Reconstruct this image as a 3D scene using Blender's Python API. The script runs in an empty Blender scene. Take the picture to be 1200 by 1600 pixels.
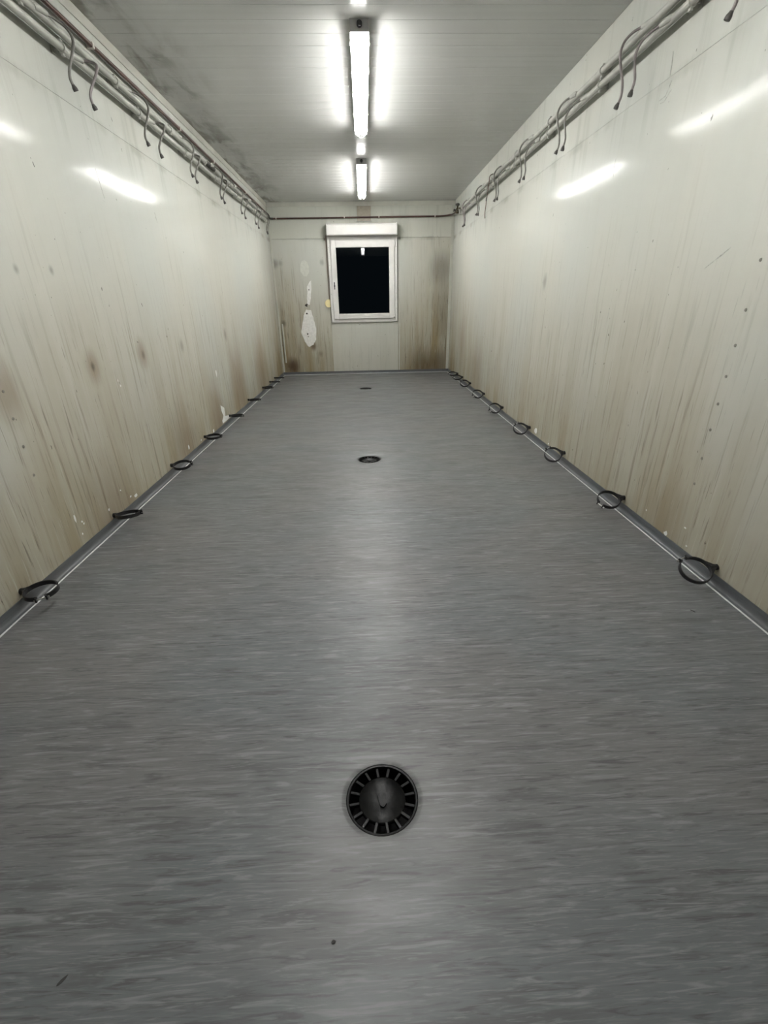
import bpy, bmesh, math, random
from mathutils import Vector, Matrix
random.seed(7)
scene = bpy.context.scene
COL = scene.collection

# ------------------------------------------------------------------ camera, world, exposure
cam_data = bpy.data.cameras.new('camera')
cam_data.sensor_fit = 'VERTICAL'
cam_data.sensor_height = 24.0
cam_data.lens = 24.0 * 700.2 / 1600.0
cam_data.clip_start = 0.02
cam = bpy.data.objects.new('camera', cam_data)
COL.objects.link(cam)
PITCH, YAW, ROLL = 0.4361, -0.0336, -0.0185
fwd = Vector((-math.sin(YAW) * math.cos(PITCH), math.cos(YAW) * math.cos(PITCH), -math.sin(PITCH)))
rt0 = Vector((math.cos(YAW), math.sin(YAW), 0))
up0 = rt0.cross(fwd)
rt1 = math.cos(ROLL) * rt0 + math.sin(ROLL) * up0
up1 = -math.sin(ROLL) * rt0 + math.cos(ROLL) * up0
m = Matrix((rt1, up1, -fwd)).transposed().to_4x4()
m.translation = Vector((-0.011, 0.0, 1.079))
cam.matrix_world = m
scene.camera = cam

world = bpy.data.worlds.new('night')
scene.world = world
world.use_nodes = True
world.node_tree.nodes['Background'].inputs['Color'].default_value = (0.35, 0.45, 0.6, 1)
world.node_tree.nodes['Background'].inputs['Strength'].default_value = 0.05

scene.view_settings.view_transform = 'Standard'
scene.view_settings.look = 'None'
scene.view_settings.gamma = 1.0
scene.view_settings.use_curve_mapping = False
scene.view_settings.exposure = 0.0
scene.cycles.sample_clamp_indirect = 0.0
scene.cycles.max_bounces = 8
TUBE_STRENGTH = 96.0          # glow of the fluorescent tubes

# ------------------------------------------------------------------ room size
HW = 1.40          # half width
L = 7.937          # end wall
H = 2.445          # ceiling
Y0 = -0.60         # open end behind the camera
SEAM = 1.98        # height of the horizontal panel joint

# ------------------------------------------------------------------ node helpers
class NT:
    def __init__(s, name):
        s.m = bpy.data.materials.new(name); s.m.use_nodes = True
        s.t = s.m.node_tree; s.b = s.t.nodes['Principled BSDF']
    def n(s, typ, **kw):
        nd = s.t.nodes.new(typ)
        for k, v in kw.items(): setattr(nd, k, v)
        return nd
    def link(s, a, b): s.t.links.new(a, b)
    def put(s, sock, v):
        if isinstance(v, bpy.types.NodeSocket): s.link(v, sock)
        else: sock.default_value = v
    def math(s, op, a, b=None, c=None, clamp=False):
        nd = s.n('ShaderNodeMath', operation=op, use_clamp=clamp)
        s.put(nd.inputs[0], a)
        if b is not None: s.put(nd.inputs[1], b)
        if c is not None: s.put(nd.inputs[2], c)
        return nd.outputs[0]
    def mapr(s, v, a, b, c=0.0, d=1.0, smooth=True):
        if a > b: a, b, c, d = b, a, d, c
        nd = s.n('ShaderNodeMapRange', interpolation_type='SMOOTHSTEP' if smooth else 'LINEAR')
        s.put(nd.inputs[0], v)
        for i, x in enumerate((a, b, c, d)): nd.inputs[i + 1].default_value = x
        return nd.outputs[0]
    def mix(s, f, a, b, mode='MIX'):
        nd = s.n('ShaderNodeMix', data_type='RGBA', blend_type=mode)
        s.put(nd.inputs[0], f)
        s.put(nd.inputs[6], a if isinstance(a, bpy.types.NodeSocket) else (*a, 1))
        s.put(nd.inputs[7], b if isinstance(b, bpy.types.NodeSocket) else (*b, 1))
        return nd.outputs[2]
    def coord(s): return s.n('ShaderNodeTexCoord').outputs['Object']
    def scale(s, v, sc, loc=(0, 0, 0)):
        nd = s.n('ShaderNodeMapping')
        s.link(v, nd.inputs[0]); nd.inputs['Scale'].default_value = sc; nd.inputs['Location'].default_value = loc
        return nd.outputs[0]
    def noise(s, v, scale=1.0, detail=3, rough=0.5, dist=0.0):
        nd = s.n('ShaderNodeTexNoise')
        s.link(v, nd.inputs['Vector'])
        nd.inputs['Scale'].default_value = scale; nd.inputs['Detail'].default_value = detail
        nd.inputs['Roughness'].default_value = rough; nd.inputs['Distortion'].default_value = dist
        return nd.outputs[0]
    def bump(s, h, strength, dist):
        nd = s.n('ShaderNodeBump'); s.link(h, nd.inputs['Height'])
        nd.inputs['Strength'].default_value = strength; nd.inputs['Distance'].default_value = dist
        s.link(nd.outputs[0], s.b.inputs['Normal'])

def simple(name, col, rough=0.5, metal=0.0, var=0.12, nscale=30.0, spec=0.5, bump=0.0):
    t = NT(name); c = t.coord()
    f = t.noise(t.scale(c, (1, 1, 1)), nscale, 4)
    dark = tuple(x * (1 - var) for x in col); lite = tuple(min(1, x * (1 + var)) for x in col)
    t.link(t.mix(t.mapr(f, 0.3, 0.7), dark, lite), t.b.inputs['Base Color'])
    t.b.inputs['Roughness'].default_value = rough
    t.b.inputs['Metallic'].default_value = metal
    t.b.inputs['Specular IOR Level'].default_value = spec
    if bump: t.bump(f, bump, 0.002)
    return t.m

BASE = (0.528, 0.532, 0.478)
def wall_material(name, axis, spots=(), corner=None, dirty=1.0, base=BASE, clean=False):
    """Off-white coated panel: drip streaks, brown grime in its lower half, rusty spots."""
    t = NT(name); c = t.coord()
    sep = t.n('ShaderNodeSeparateXYZ'); t.link(c, sep.inputs[0])
    hco = sep.outputs[0 if axis == 'x' else 1]; z = sep.outputs[2]
    def hv(hs, zs, loc=(0, 0, 0)):
        return t.scale(c, (hs, 0, zs) if axis == 'x' else (0, hs, zs), loc)
    blotch = t.noise(hv(1.1, 0.8), 1.0, 4)
    wide = t.noise(hv(5.0, 0.32), 1.0, 5, 0.6, 0.15)
    fine = t.noise(hv(34.0, 1.7), 1.0, 5, 0.62, 0.25)
    hair = t.noise(hv(90.0, 4.0, (3, 5, 0)), 1.0, 3, 0.6, 0.3)
    speck = t.noise(t.scale(c, (1, 1, 0.6)), 42.0, 2)
    # how dirty this height of the wall is, with an uneven upper limit
    zz = t.math('MULTIPLY_ADD', t.math('SUBTRACT', blotch, 0.5), 1.3, z)
    zz = t.math('MULTIPLY_ADD', t.math('SUBTRACT', wide, 0.5), 1.2, zz)
    low = t.mapr(zz, 1.75, 0.0, 0.0, 1.0)
    foot = t.mapr(zz, 0.55, -0.1, 0.0, 1.0)
    if corner:
        # grime gathered beside the room corner
        near = t.mapr(hco, corner[0], corner[1], 0.0, 1.0)
        band = t.math('MULTIPLY', t.mapr(z, 0.0, corner[2], 1.0, 0.75), t.mapr(zz, corner[3], corner[3] - 0.5, 0.0, 1.0))
        low = t.math('MULTIPLY_ADD', t.math('MULTIPLY', near, band), corner[4], low)
    streak = t.mapr(wide, 0.38, 0.68)
    d = t.math('MULTIPLY', low, t.math('MULTIPLY_ADD', streak, 0.55, 0.42))
    d = t.math('MULTIPLY_ADD', foot, 0.34, d)
    d = t.math('MULTIPLY', d, 0.74 * dirty, clamp=True)
    col = t.mix(t.mapr(blotch, 0.35, 0.7), base, tuple(x * y for x, y in zip(base, (0.93, 0.95, 0.97))))
    col = t.mix(t.math('MULTIPLY', t.mapr(wide, 0.45, 0.75), 0.16), col, (0.40, 0.41, 0.36))
    col = t.mix(d, col, (0.280, 0.230, 0.138))
    fs = t.math('MULTIPLY', t.mapr(fine, 0.52, 0.70), t.math('MULTIPLY_ADD', low, 0.55 * dirty, 0.03))
    col = t.mix(fs, col, (0.17, 0.145, 0.105))
    hs = t.math('MULTIPLY', t.mapr(hair, 0.61, 0.72), t.math('MULTIPLY', low, 0.65 * dirty))
    col = t.mix(hs, col, (0.10, 0.085, 0.065))
    lt = t.math('MULTIPLY', t.mapr(hair, 0.40, 0.28), t.math('MULTIPLY', low, 0.5 * dirty))
    col = t.mix(lt, col, (0.52, 0.51, 0.43))
    dz = t.math('ABSOLUTE', t.math('SUBTRACT', t.math('MULTIPLY_ADD', t.math('SUBTRACT', fine, 0.5), 0.05, z), SEAM - 0.012))
    sg = t.math('MULTIPLY', t.mapr(dz, 0.004, 0.040, 1.0, 0.0), t.mapr(t.noise(hv(2.6, 1.0, (2, 6, 0)), 1.0, 4), 0.45, 0.65))
    col = t.mix(t.math('MULTIPLY', sg, 0.38), col, (0.20, 0.18, 0.135))
    ud = t.math('MULTIPLY', t.mapr(z, 1.72, 1.92), t.mapr(t.noise(hv(11.0, 0.8, (7, 1, 0)), 1.0, 4, 0.6, 0.3), 0.52, 0.70))
    col = t.mix(t.math('MULTIPLY', ud, 0.26), col, (0.27, 0.265, 0.225))
    col = t.mix(t.math('MULTIPLY', t.mapr(speck, 0.745, 0.775), 0.7), col, (0.07, 0.06, 0.05))
    for (hc, zc, r, amt, sc) in spots:
        v = t.n('ShaderNodeVectorMath', operation='DISTANCE')
        t.link(hv(1, 0.75), v.inputs[0])
        v.inputs[1].default_value = (hc, 0, zc * 0.75) if axis == 'x' else (0, hc, zc * 0.75)
        dd = t.math('MULTIPLY_ADD', t.math('SUBTRACT', fine, 0.5), r * 0.8, v.outputs['Value'])
        col = t.mix(t.math('MULTIPLY', t.mapr(dd, r, r * 0.1), amt), col, sc)
    t.link(col, t.b.inputs['Base Color'])
    t.b.inputs['Roughness'].default_value = 0.125
    t.link(t.mapr(d, 0.0, 0.5, 0.028, 0.015), t.b.inputs['Specular IOR Level'])
    wob = t.noise(hv(3.0, 1.2), 1.0, 2)
    t.bump(t.math('MULTIPLY_ADD', fine, 0.02, wob), 0.25, 0.006)
    return t.m

RUST = (0.20, 0.14, 0.085)
SOOT = (0.10, 0.09, 0.075)
MAT = {}
MAT['wall_left'] = wall_material('coated_panel_left', 'y', corner=(L - 1.3, L, 1.9, 2.1, 0.55), spots=[
    (2.443, 0.81, 0.09, 0.5, RUST), (2.443, 0.81, 0.025, 0.7, SOOT), (3.008, 0.817, 0.10, 0.5, RUST), (3.02, 0.81, 0.03, 0.5, SOOT), (1.805, 0.797, 0.14, 0.5, RUST),
    (3.678, 0.812, 0.05, 0.35, SOOT), (4.864, 0.819, 0.06, 0.4, SOOT), (2.331, 1.237, 0.022, 0.45, SOOT), (2.102, 1.228, 0.022, 0.4, SOOT),
    (4.25, 0.16, 0.30, 0.55, RUST), (5.1, 0.25, 0.45, 0.55, RUST), (3.4, 0.10, 0.34, 0.5, RUST), (2.3, 0.08, 0.35, 0.4, RUST), (6.3, 0.25, 0.5, 0.45, RUST)])
MAT['wall_right'] = wall_material('coated_panel_right', 'y', corner=(L - 1.6, L, 1.9, 2.0, 0.4), dirty=0.9, spots=[
    (3.856, 1.209, 0.06, 0.4, SOOT), (5.9, 0.15, 0.5, 0.35, RUST), (6.9, 0.55, 0.35, 0.3, RUST), (1.9, 0.09, 0.25, 0.3, RUST)])
MAT['wall_back_l'] = wall_material('coated_panel_back_left', 'x', corner=(-0.65, -1.3, 1.6, 1.95, 0.85), spots=[
    (-1.23, 0.13, 0.16, 0.85, (0.07, 0.04, 0.025)), (-0.862, 0.452, 0.075, 0.8, (0.12, 0.08, 0.05)), (-1.315, 0.81, 0.06, 0.7, SOOT),
    (-1.351, 1.657, 0.07, 0.55, SOOT), (-1.27, 1.66, 0.05, 0.4, SOOT), (-0.633, 1.665, 0.05, 0.4, SOOT), (-0.75, 0.33, 0.05, 0.4, SOOT)])
MAT['wall_back_r'] = wall_material('coated_panel_back_right', 'x', corner=(0.45, 1.15, 1.9, 2.15, 1.0), spots=[
    (1.23, 1.55, 0.28, 0.55, SOOT), (1.30, 1.1, 0.30, 0.4, (0.125, 0.105, 0.065)), (0.95, 0.10, 0.34, 0.6, (0.09, 0.065, 0.04)),
    (1.25, 0.16, 0.26, 0.55, (0.09, 0.065, 0.04)), (1.3, 0.75, 0.28, 0.4, (0.125, 0.105, 0.065))])
MAT['wall_back_m'] = wall_material('coated_panel_under_window', 'x', dirty=0.25)
MAT['wall_top_y'] = wall_material('coated_panel_upper_side', 'y', dirty=0.35)
MAT['wall_top_x'] = wall_material('coated_panel_upper_end', 'x', dirty=0.5, base=(0.52, 0.525, 0.46))
MAT['gap'] = simple('joint_grime', (0.26, 0.25, 0.21), 0.8)
MAT['trim'] = simple('cream_trim', (0.47, 0.47, 0.41), 0.35, var=0.08, nscale=6)
MAT['chip'] = simple('bare_white_filler', (0.74, 0.74, 0.71), 0.7, var=0.08)
MAT['filler'] = simple('smeared_filler', (0.55, 0.56, 0.50), 0.6, var=0.06)
MAT['hole'] = simple('screw_hole', (0.03, 0.025, 0.02), 0.8)
MAT['scuff'] = simple('scuff', (0.33, 0.33, 0.29), 0.5, var=0.3, nscale=60)
MAT['rivet'] = simple('rivet_head', (0.20, 0.19, 0.16), 0.4, 0.3)
MAT['white_pvc'] = simple('white_window_pvc', (0.70, 0.69, 0.66), 0.3, var=0.04, nscale=8)
MAT['seal'] = simple('rubber_seal', (0.05, 0.05, 0.05), 0.6)
MAT['strap'] = simple('brown_strap', (0.18, 0.11, 0.08), 0.8)
MAT['cream'] = simple('yellowed_plastic', (0.78, 0.68, 0.36), 0.4, var=0.06)
MAT['box'] = simple('beige_box', (0.33, 0.29, 0.22), 0.45, var=0.08)
MAT['pipe'] = simple('grey_painted_pipe', (0.40, 0.40, 0.36), 0.45, var=0.10, nscale=14, spec=0.3)
MAT['darkpipe'] = simple('bare_dark_steel', (0.045, 0.042, 0.036), 0.55, 0.2, var=0.5, nscale=40)
MAT['hose'] = simple('grey_thin_tube', (0.17, 0.165, 0.145), 0.42, 0.15, var=0.22, nscale=25)
MAT['hose2'] = simple('mauve_grey_thin_tube', (0.21, 0.185, 0.18), 0.42, 0.15, var=0.2, nscale=25)
MAT['knob'] = simple('dark_rubber_end', (0.07, 0.066, 0.06), 0.45, var=0.2)
MAT['copper'] = simple('tarnished_copper', (0.080, 0.040, 0.032), 0.40, 0.3, var=0.35, nscale=5)
MAT['clip'] = simple('pale_clip', (0.62, 0.58, 0.52), 0.5)
MAT['valve'] = simple('dark_brass', (0.10, 0.085, 0.05), 0.4, 0.6, var=0.4)
MAT['black'] = simple('black_clamp_rubber', (0.014, 0.014, 0.015), 0.42, var=0.3, nscale=60)
MAT['steel'] = simple('zinc_screw', (0.45, 0.45, 0.43), 0.35, 0.9)
MAT['grate'] = simple('black_cast_plastic', (0.007, 0.007, 0.007), 0.28, var=0.35, nscale=35, bump=0.4, spec=0.10)
MAT['void'] = simple('drain_inside', (0.02, 0.02, 0.02), 0.8)
MAT['weld'] = simple('pale_weld_bead', (0.62, 0.63, 0.62), 0.45, var=0.08)
MAT['housing'] = simple('grey_light_housing', (0.36, 0.36, 0.35), 0.45, var=0.06)
MAT['tray'] = simple('pale_gear_tray', (0.45, 0.45, 0.44), 0.5)
MAT['cap'] = simple('tube_end_cap', (0.55, 0.53, 0.48), 0.4)
MAT['debris'] = simple('dark_debris', (0.04, 0.038, 0.035), 0.8)

def floor_material(name, base, amp, dirx=True):
    t = NT(name); c = t.coord()
    a = (1.0, 1.0, 1.0)
    def v(x, y, loc=(0, 0, 0)):
        return t.scale(c, (x, y, 1) if dirx else (y, x, y), loc)
    warp = t.noise(v(3, 9), 1.0, 2)
    n1 = t.noise(v(7.5, 95), 1.0, 5, 0.6, 0.9)
    n2 = t.noise(v(16, 230, (4, 2, 0)), 1.0, 4, 0.55, 0.9)
    n3 = t.noise(v(3.0, 26, (1, 7, 0)), 1.0, 5, 0.6, 0.7)
    tint = t.noise(v(1.6, 2.0, (9, 1, 0)), 1.0, 2)
    lite = t.math('MULTIPLY', t.mapr(n1, 0.52, 0.68), 0.5 * amp)
    lite2 = t.math('MULTIPLY', t.mapr(n2, 0.52, 0.68), 0.45 * amp)
    drk = t.math('MULTIPLY', t.mapr(n1, 0.47, 0.32), 0.6 * amp)
    drk2 = t.math('MULTIPLY', t.mapr(n3, 0.49, 0.34), 0.45 * amp)
    b1 = tuple(base[i] * (1.03, 1.0, 0.98)[i] for i in range(3)); b2 = tuple(base[i] * (0.93, 0.98, 1.0)[i] for i in range(3))
    col = t.mix(t.mapr(tint, 0.35, 0.65), b1, b2)
    col = t.mix(drk2, col, tuple(x * 0.66 for x in base))
    col = t.mix(drk, col, tuple(x * 0.6 for x in base))
    col = t.mix(lite2, col, tuple(x * 1.35 for x in base))
    col = t.mix(lite, col, tuple(x * 1.6 for x in base))
    t.link(col, t.b.inputs['Base Color'])
    t.link(t.mapr(warp, 0.3, 0.7, 0.36, 0.46), t.b.inputs['Roughness'])
    t.b.inputs['Specular IOR Level'].default_value = 0.43
    fb = t.noise(t.scale(c, (1, 1, 1)), 260.0, 2)
    t.bump(fb, 0.12, 0.001)
    return t.m
MAT['floor'] = floor_material('grey_streaked_vinyl', (0.136, 0.138, 0.139), 1.7)
MAT['skirt_y'] = floor_material('grey_vinyl_cove_side', (0.098, 0.102, 0.106), 0.5, dirx=False)
MAT['skirt_x'] = floor_material('grey_vinyl_cove_end', (0.098, 0.102, 0.106), 0.5)

def ceiling_material():
    t = NT('grey_ceiling_sheet'); c = t.coord()
    g = t.n('ShaderNodeNewGeometry').outputs['Position']
    sep = t.n('ShaderNodeSeparateXYZ'); t.link(g, sep.inputs[0])
    n1 = t.noise(t.scale(g, (0.7, 26, 1)), 1.0, 4, 0.6)
    n2 = t.noise(t.scale(g, (1.6, 1.6, 1)), 1.0, 4)
    col = t.mix(t.mapr(n1, 0.35, 0.68), (0.59, 0.595, 0.575), (0.62, 0.625, 0.605))
    edge = t.mapr(t.math('MULTIPLY_ADD', t.math('SUBTRACT', n2, 0.5), 0.55, sep.outputs[0]), -0.95, -1.42)
    smut = t.mapr(t.noise(t.scale(g, (7, 2.2, 1)), 1.0, 5, 0.6, 0.4), 0.42, 0.62)
    col = t.mix(t.math('MULTIPLY', t.math('MULTIPLY', edge, smut), 0.7), col, (0.15, 0.135, 0.10))
    t.link(col, t.b.inputs['Base Color'])
    t.b.inputs['Roughness'].default_value = 0.24
    t.b.inputs['Specular IOR Level'].default_value = 0.12
    t.bump(n1, 0.008, 0.003)
    return t.m
MAT['ceiling'] = ceiling_material()

def tube_material():
    t = NT('lit_fluorescent_glass')
    t.b.inputs['Base Color'].default_value = (0.9, 0.9, 0.9, 1)
    t.b.inputs['Emission Color'].default_value = (1.0, 0.995, 0.985, 1)
    t.b.inputs['Emission Strength'].default_value = TUBE_STRENGTH
    return t.m
MAT['tube'] = tube_material()

def clear_material(name, gloss, rough, tint):
    t = NT(name); t.t.nodes.remove(t.b)
    tr = t.n('ShaderNodeBsdfTransparent'); tr.inputs[0].default_value = (*tint, 1)
    gl = t.n('ShaderNodeBsdfGlossy'); gl.inputs['Roughness'].default_value = rough
    fr = t.n('ShaderNodeFresnel'); fr.inputs[0].default_value = 1.5
    mx = t.n('ShaderNodeMixShader')
    t.link(t.math('MULTIPLY', fr.outputs[0], gloss), mx.inputs[0])
    t.link(tr.outputs[0], mx.inputs[1]); t.link(gl.outputs[0], mx.inputs[2])
    t.link(mx.outputs[0], t.t.nodes['Material Output'].inputs[0])
    return t.m
MAT['cover'] = clear_material('clear_lamp_cover', 0.6, 0.15, (0.93, 0.93, 0.92))
MAT['glass'] = clear_material('window_glass', 0.75, 0.0, (0.28, 0.32, 0.32))

# ------------------------------------------------------------------ mesh helpers
def add_box(bm, a, b, bevel=0.0):
    vs = [bm.verts.new((x, y, z)) for x in (a[0], b[0]) for y in (a[1], b[1]) for z in (a[2], b[2])]
    fs = []
    for f in ((0, 1, 3, 2), (4, 6, 7, 5), (0, 4, 5, 1), (2, 3, 7, 6), (0, 2, 6, 4), (1, 5, 7, 3)):
        fs.append(bm.faces.new([vs[i] for i in f]))
    if bevel:
        es = list({e for f in fs for e in f.edges})
        bmesh.ops.bevel(bm, geom=es, offset=bevel, segments=2, affect='EDGES', profile=0.5)

def smooth_path(pts, n=6):
    P = [Vector(p) for p in pts]; out = []
    for i in range(len(P) - 1):
        p0 = P[max(i - 1, 0)]; p1 = P[i]; p2 = P[i + 1]; p3 = P[min(i + 2, len(P) - 1)]
        for k in range(n):
            t = k / n
            out.append(0.5 * ((2 * p1) + (p2 - p0) * t + (2 * p0 - 5 * p1 + 4 * p2 - p3) * t * t + (3 * p1 - p0 - 3 * p2 + p3) * t ** 3))
    out.append(P[-1]); return out

def add_sweep(bm, pts, rad, n=10, cap=True):
    """round tube along a point list; rad is a number or a list"""
    P = [Vector(p) for p in pts]
    rad = rad if isinstance(rad, (list, tuple)) else [rad] * len(P)
    ref = None; rings = []
    for i, p in enumerate(P):
        d = (P[min(i + 1, len(P) - 1)] - P[max(i - 1, 0)]).normalized()
        if ref is None:
            ref = d.orthogonal().normalized()
        ref = (ref - d * ref.dot(d)).normalized()
        s = d.cross(ref)
        rings.append([bm.verts.new(p + (ref * math.cos(a) + s * math.sin(a)) * rad[i]) for a in [2 * math.pi * k / n for k in range(n)]])
    for a, b in zip(rings, rings[1:]):
        for k in range(n):
            bm.faces.new((a[k], a[(k + 1) % n], b[(k + 1) % n], b[k]))
    if cap:
        bm.faces.new(list(reversed(rings[0]))); bm.faces.new(rings[-1])

def add_lathe(bm, prof, n=32, center=(0, 0, 0), closed=False):
    cx, cy, cz = center; rings = []
    for r, z in prof:
        if r < 1e-6: rings.append([bm.verts.new((cx, cy, cz + z))])
        else: rings.append([bm.verts.new((cx + r * math.cos(2 * math.pi * k / n), cy + r * math.sin(2 * math.pi * k / n), cz + z)) for k in range(n)])
    prs = list(zip(rings, rings[1:])) + ([(rings[-1], rings[0])] if closed else [])
    for a, b in prs:
        for k in range(n):
            k2 = (k + 1) % n
            if len(a) == 1 and len(b) == 1: continue
            if len(a) == 1: bm.faces.new((a[0], b[k], b[k2]))
            elif len(b) == 1: bm.faces.new((a[k], b[0], a[k2]))
            else: bm.faces.new((a[k], b[k], b[k2], a[k2]))

def add_prism(bm, poly, to3, thick):
    """extrude a 2-D outline; to3(u, v, depth) gives the point"""
    a = [bm.verts.new(to3(u, v, 0)) for u, v in poly]; b = [bm.verts.new(to3(u, v, thick)) for u, v in poly]
    n = len(poly)
    bm.faces.new(a); bm.faces.new(list(reversed(b)))
    for i in range(n): bm.faces.new((a[i], b[i], b[(i + 1) % n], a[(i + 1) % n]))

def mesh_of(bm, mat, smooth=False, name='mesh'):
    bmesh.ops.recalc_face_normals(bm, faces=bm.faces[:])
    me = bpy.data.meshes.new(name); bm.to_mesh(me); bm.free()
    me.materials.append(mat)
    if smooth:
        me.shade_smooth()
        try: me.set_sharp_from_angle(angle=math.radians(40))
        except Exception: pass
    return me

def link(name, me, parent=None, loc=(0, 0, 0), rot=(0, 0, 0)):
    o = bpy.data.objects.new(name, me); COL.objects.link(o)
    o.location = loc; o.rotation_euler = rot
    if parent: o.parent = parent
    return o

def obj(name, bm, mat, parent=None, smooth=False, loc=(0, 0, 0), rot=(0, 0, 0)):
    return link(name, mesh_of(bm, mat, smooth, name), parent, loc, rot)

def box(name, a, b, mat, parent=None, bevel=0.0):
    bm = bmesh.new(); add_box(bm, a, b, bevel); return obj(name, bm, mat, parent)

def tag(o, label, cat=None, group=None, kind=None):
    o['label'] = label
    if cat: o['category'] = cat
    if group: o['group'] = group
    if kind: o['kind'] = kind
    return o

def empty(name, loc=(0, 0, 0), rot=(0, 0, 0)):
    o = bpy.data.objects.new(name, None); COL.objects.link(o)
    o.location = loc; o.rotation_euler = rot; o.empty_display_size = 0.05
    return o

ORD = ['first', 'second', 'third', 'fourth', 'fifth', 'sixth', 'seventh', 'eighth', 'ninth']

# ------------------------------------------------------------------ floor with three drain openings
DRAINS = [(-0.005, 0.690), (-0.006, 3.284), (-0.021, 6.439)]
RD = 0.086
def build_floor():
    bm = bmesh.new(); n = 48; half = 0.2
    def quad(x0, y0, x1, y1):
        bm.faces.new([bm.verts.new(p) for p in ((x0, y0, 0), (x1, y0, 0), (x1, y1, 0), (x0, y1, 0))])
    ys = Y0
    for cx, cy in DRAINS:
        quad(-HW, ys, HW, cy - half); quad(-HW, cy - half, cx - half, cy + half); quad(cx + half, cy - half, HW, cy + half)
        rings = []
        sq = []
        for k in range(n):
            a = 2 * math.pi * k / n; c, s = math.cos(a), math.sin(a); mm = max(abs(c), abs(s))
            sq.append(bm.verts.new((cx + half * c / mm, cy + half * s / mm, 0)))
        rings.append(sq)
        for r, z in ((0.100, 0.0), (0.096, -0.0008), (0.091, -0.0022), (RD + .001, -0.0038), (RD, -0.02)):
            rings.append([bm.verts.new((cx + r * math.cos(2 * math.pi * k / n), cy + r * math.sin(2 * math.pi * k / n), z)) for k in range(n)])
        for a, b in zip(rings, rings[1:]):
            for k in range(n): bm.faces.new((a[k], a[(k + 1) % n], b[(k + 1) % n], b[k]))
        ys = cy + half
    quad(-HW, ys, HW, L)
    o = obj('floor', bm, MAT['floor'], smooth=True)
    tag(o, 'grey streaked vinyl sheet floor', kind='structure')
    return o
floor = build_floor()
S, K = 0.027, 0.045      # reach of the cove on the floor and up the wall
def weld(p, q):
    bm = bmesh.new(); add_sweep(bm, [p, q], 0.0032, 8)
    o = obj('weld_seam', bm, MAT['weld'], floor, True); o['label'] = 'pale weld bead along the floor edge'
weld((-HW + S, Y0, 0.0008), (-HW + S, L - S, 0.0008)); weld((HW - S, Y0, 0.0008), (HW - S, L - S, 0.0008))
weld((-HW + S, L - S, 0.0008), (HW - S, L - S, 0.0008))

def cove(name, p0, p1, out, mat):
    """coved vinyl skirting, out = unit vector from the wall into the room"""
    prof = [(0.0, K), (0.0035, K), (0.0035, 0.022)]
    for i in range(5):
        a = math.pi / 2 * (i + 1) / 5
        prof.append((0.0035 + 0.018 * (1 - math.cos(a)), 0.022 - 0.0205 * math.sin(a)))
    prof += [(S - 0.001, 0.0012), (S - 0.001, 0.0002), (0, 0.0002)]
    bm = bmesh.new(); o = Vector(out)
    a = [bm.verts.new(Vector(p0) + o * u + Vector((0, 0, z))) for u, z in prof]
    b = [bm.verts.new(Vector(p1) + o * u + Vector((0, 0, z))) for u, z in prof]
    for i in range(len(prof)): bm.faces.new((a[i], a[(i + 1) % len(prof)], b[(i + 1) % len(prof)], b[i]))
    bm.faces.new(a); bm.faces.new(list(reversed(b)))
    ob = obj(name, bm, mat, smooth=True)
    tag(ob, 'dark grey coved vinyl skirting', kind='structure')
cove('baseboard_left', (-HW, Y0, 0), (-HW, L, 0), (1, 0, 0), MAT['skirt_y'])
cove('baseboard_right', (HW, Y0, 0), (HW, L, 0), (-1, 0, 0), MAT['skirt_y'])
cove('baseboard_back', (-HW + 0.004, L, 0), (HW - 0.004, L, 0), (0, -1, 0), MAT['skirt_x'])

# ------------------------------------------------------------------ ceiling of narrow sheets
ceiling = box('ceiling', (-HW - 0.08, Y0, H + 0.022), (HW + 0.08, L + 0.08, H + 0.08), MAT['gap'])
tag(ceiling, 'grey ceiling of narrow cross sheets', kind='structure')
PITCHC = 0.1333
def strip_mesh():
    bm = bmesh.new(); c = 0.0018; d = PITCHC / 2 - 0.0002
    prof = [(-d, 0.02), (-d, c * 0.8), (-d + c, 0), (d - c, 0), (d, c * 0.8), (d, 0.02)]
    a = [bm.verts.new((-HW, y, z)) for y, z in prof]; b = [bm.verts.new((HW, y, z)) for y, z in prof]
    for i in range(6): bm.faces.new((a[i], a[(i + 1) % 6], b[(i + 1) % 6], b[i]))
    bm.faces.new(a); bm.faces.new(list(reversed(b)))
    return mesh_of(bm, MAT['ceiling'], name='ceiling_sheet')
sm = strip_mesh()
y = 3.262 + PITCHC / 2
while y - PITCHC > Y0: y -= PITCHC
while y < L:
    link('ceiling_sheet', sm, ceiling, (0, y, H)); y += PITCHC

# ------------------------------------------------------------------ side walls
def side_wall(name, s, mat):
    x0, x1 = s * (HW + 0.012), s * (HW + 0.08)
    root = box(name, (min(x0, x1), Y0, -0.02), (max(x0, x1), L + 0.08, H + 0.02), MAT['gap'])
    tag(root, 'off-white coated panel wall with drip stains', kind='structure')
    lo = box('wall_panel', (min(s * HW, s * (HW + .012)), Y0, 0), (max(s * HW, s * (HW + .012)), L, SEAM - 0.0010), mat, root)
    up = box('wall_panel', (min(s * (HW + .0015), s * (HW + .012)), Y0, SEAM + 0.0010), (max(s * (HW + .0015), s * (HW + .012)), L, H), MAT['wall_top_y'], root)
    return root, lo, up
WL, WLlo, WLup = side_wall('wall_left', -1, MAT['wall_left'])
WR, WRlo, WRup = side_wall('wall_right', 1, MAT['wall_right'])

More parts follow.
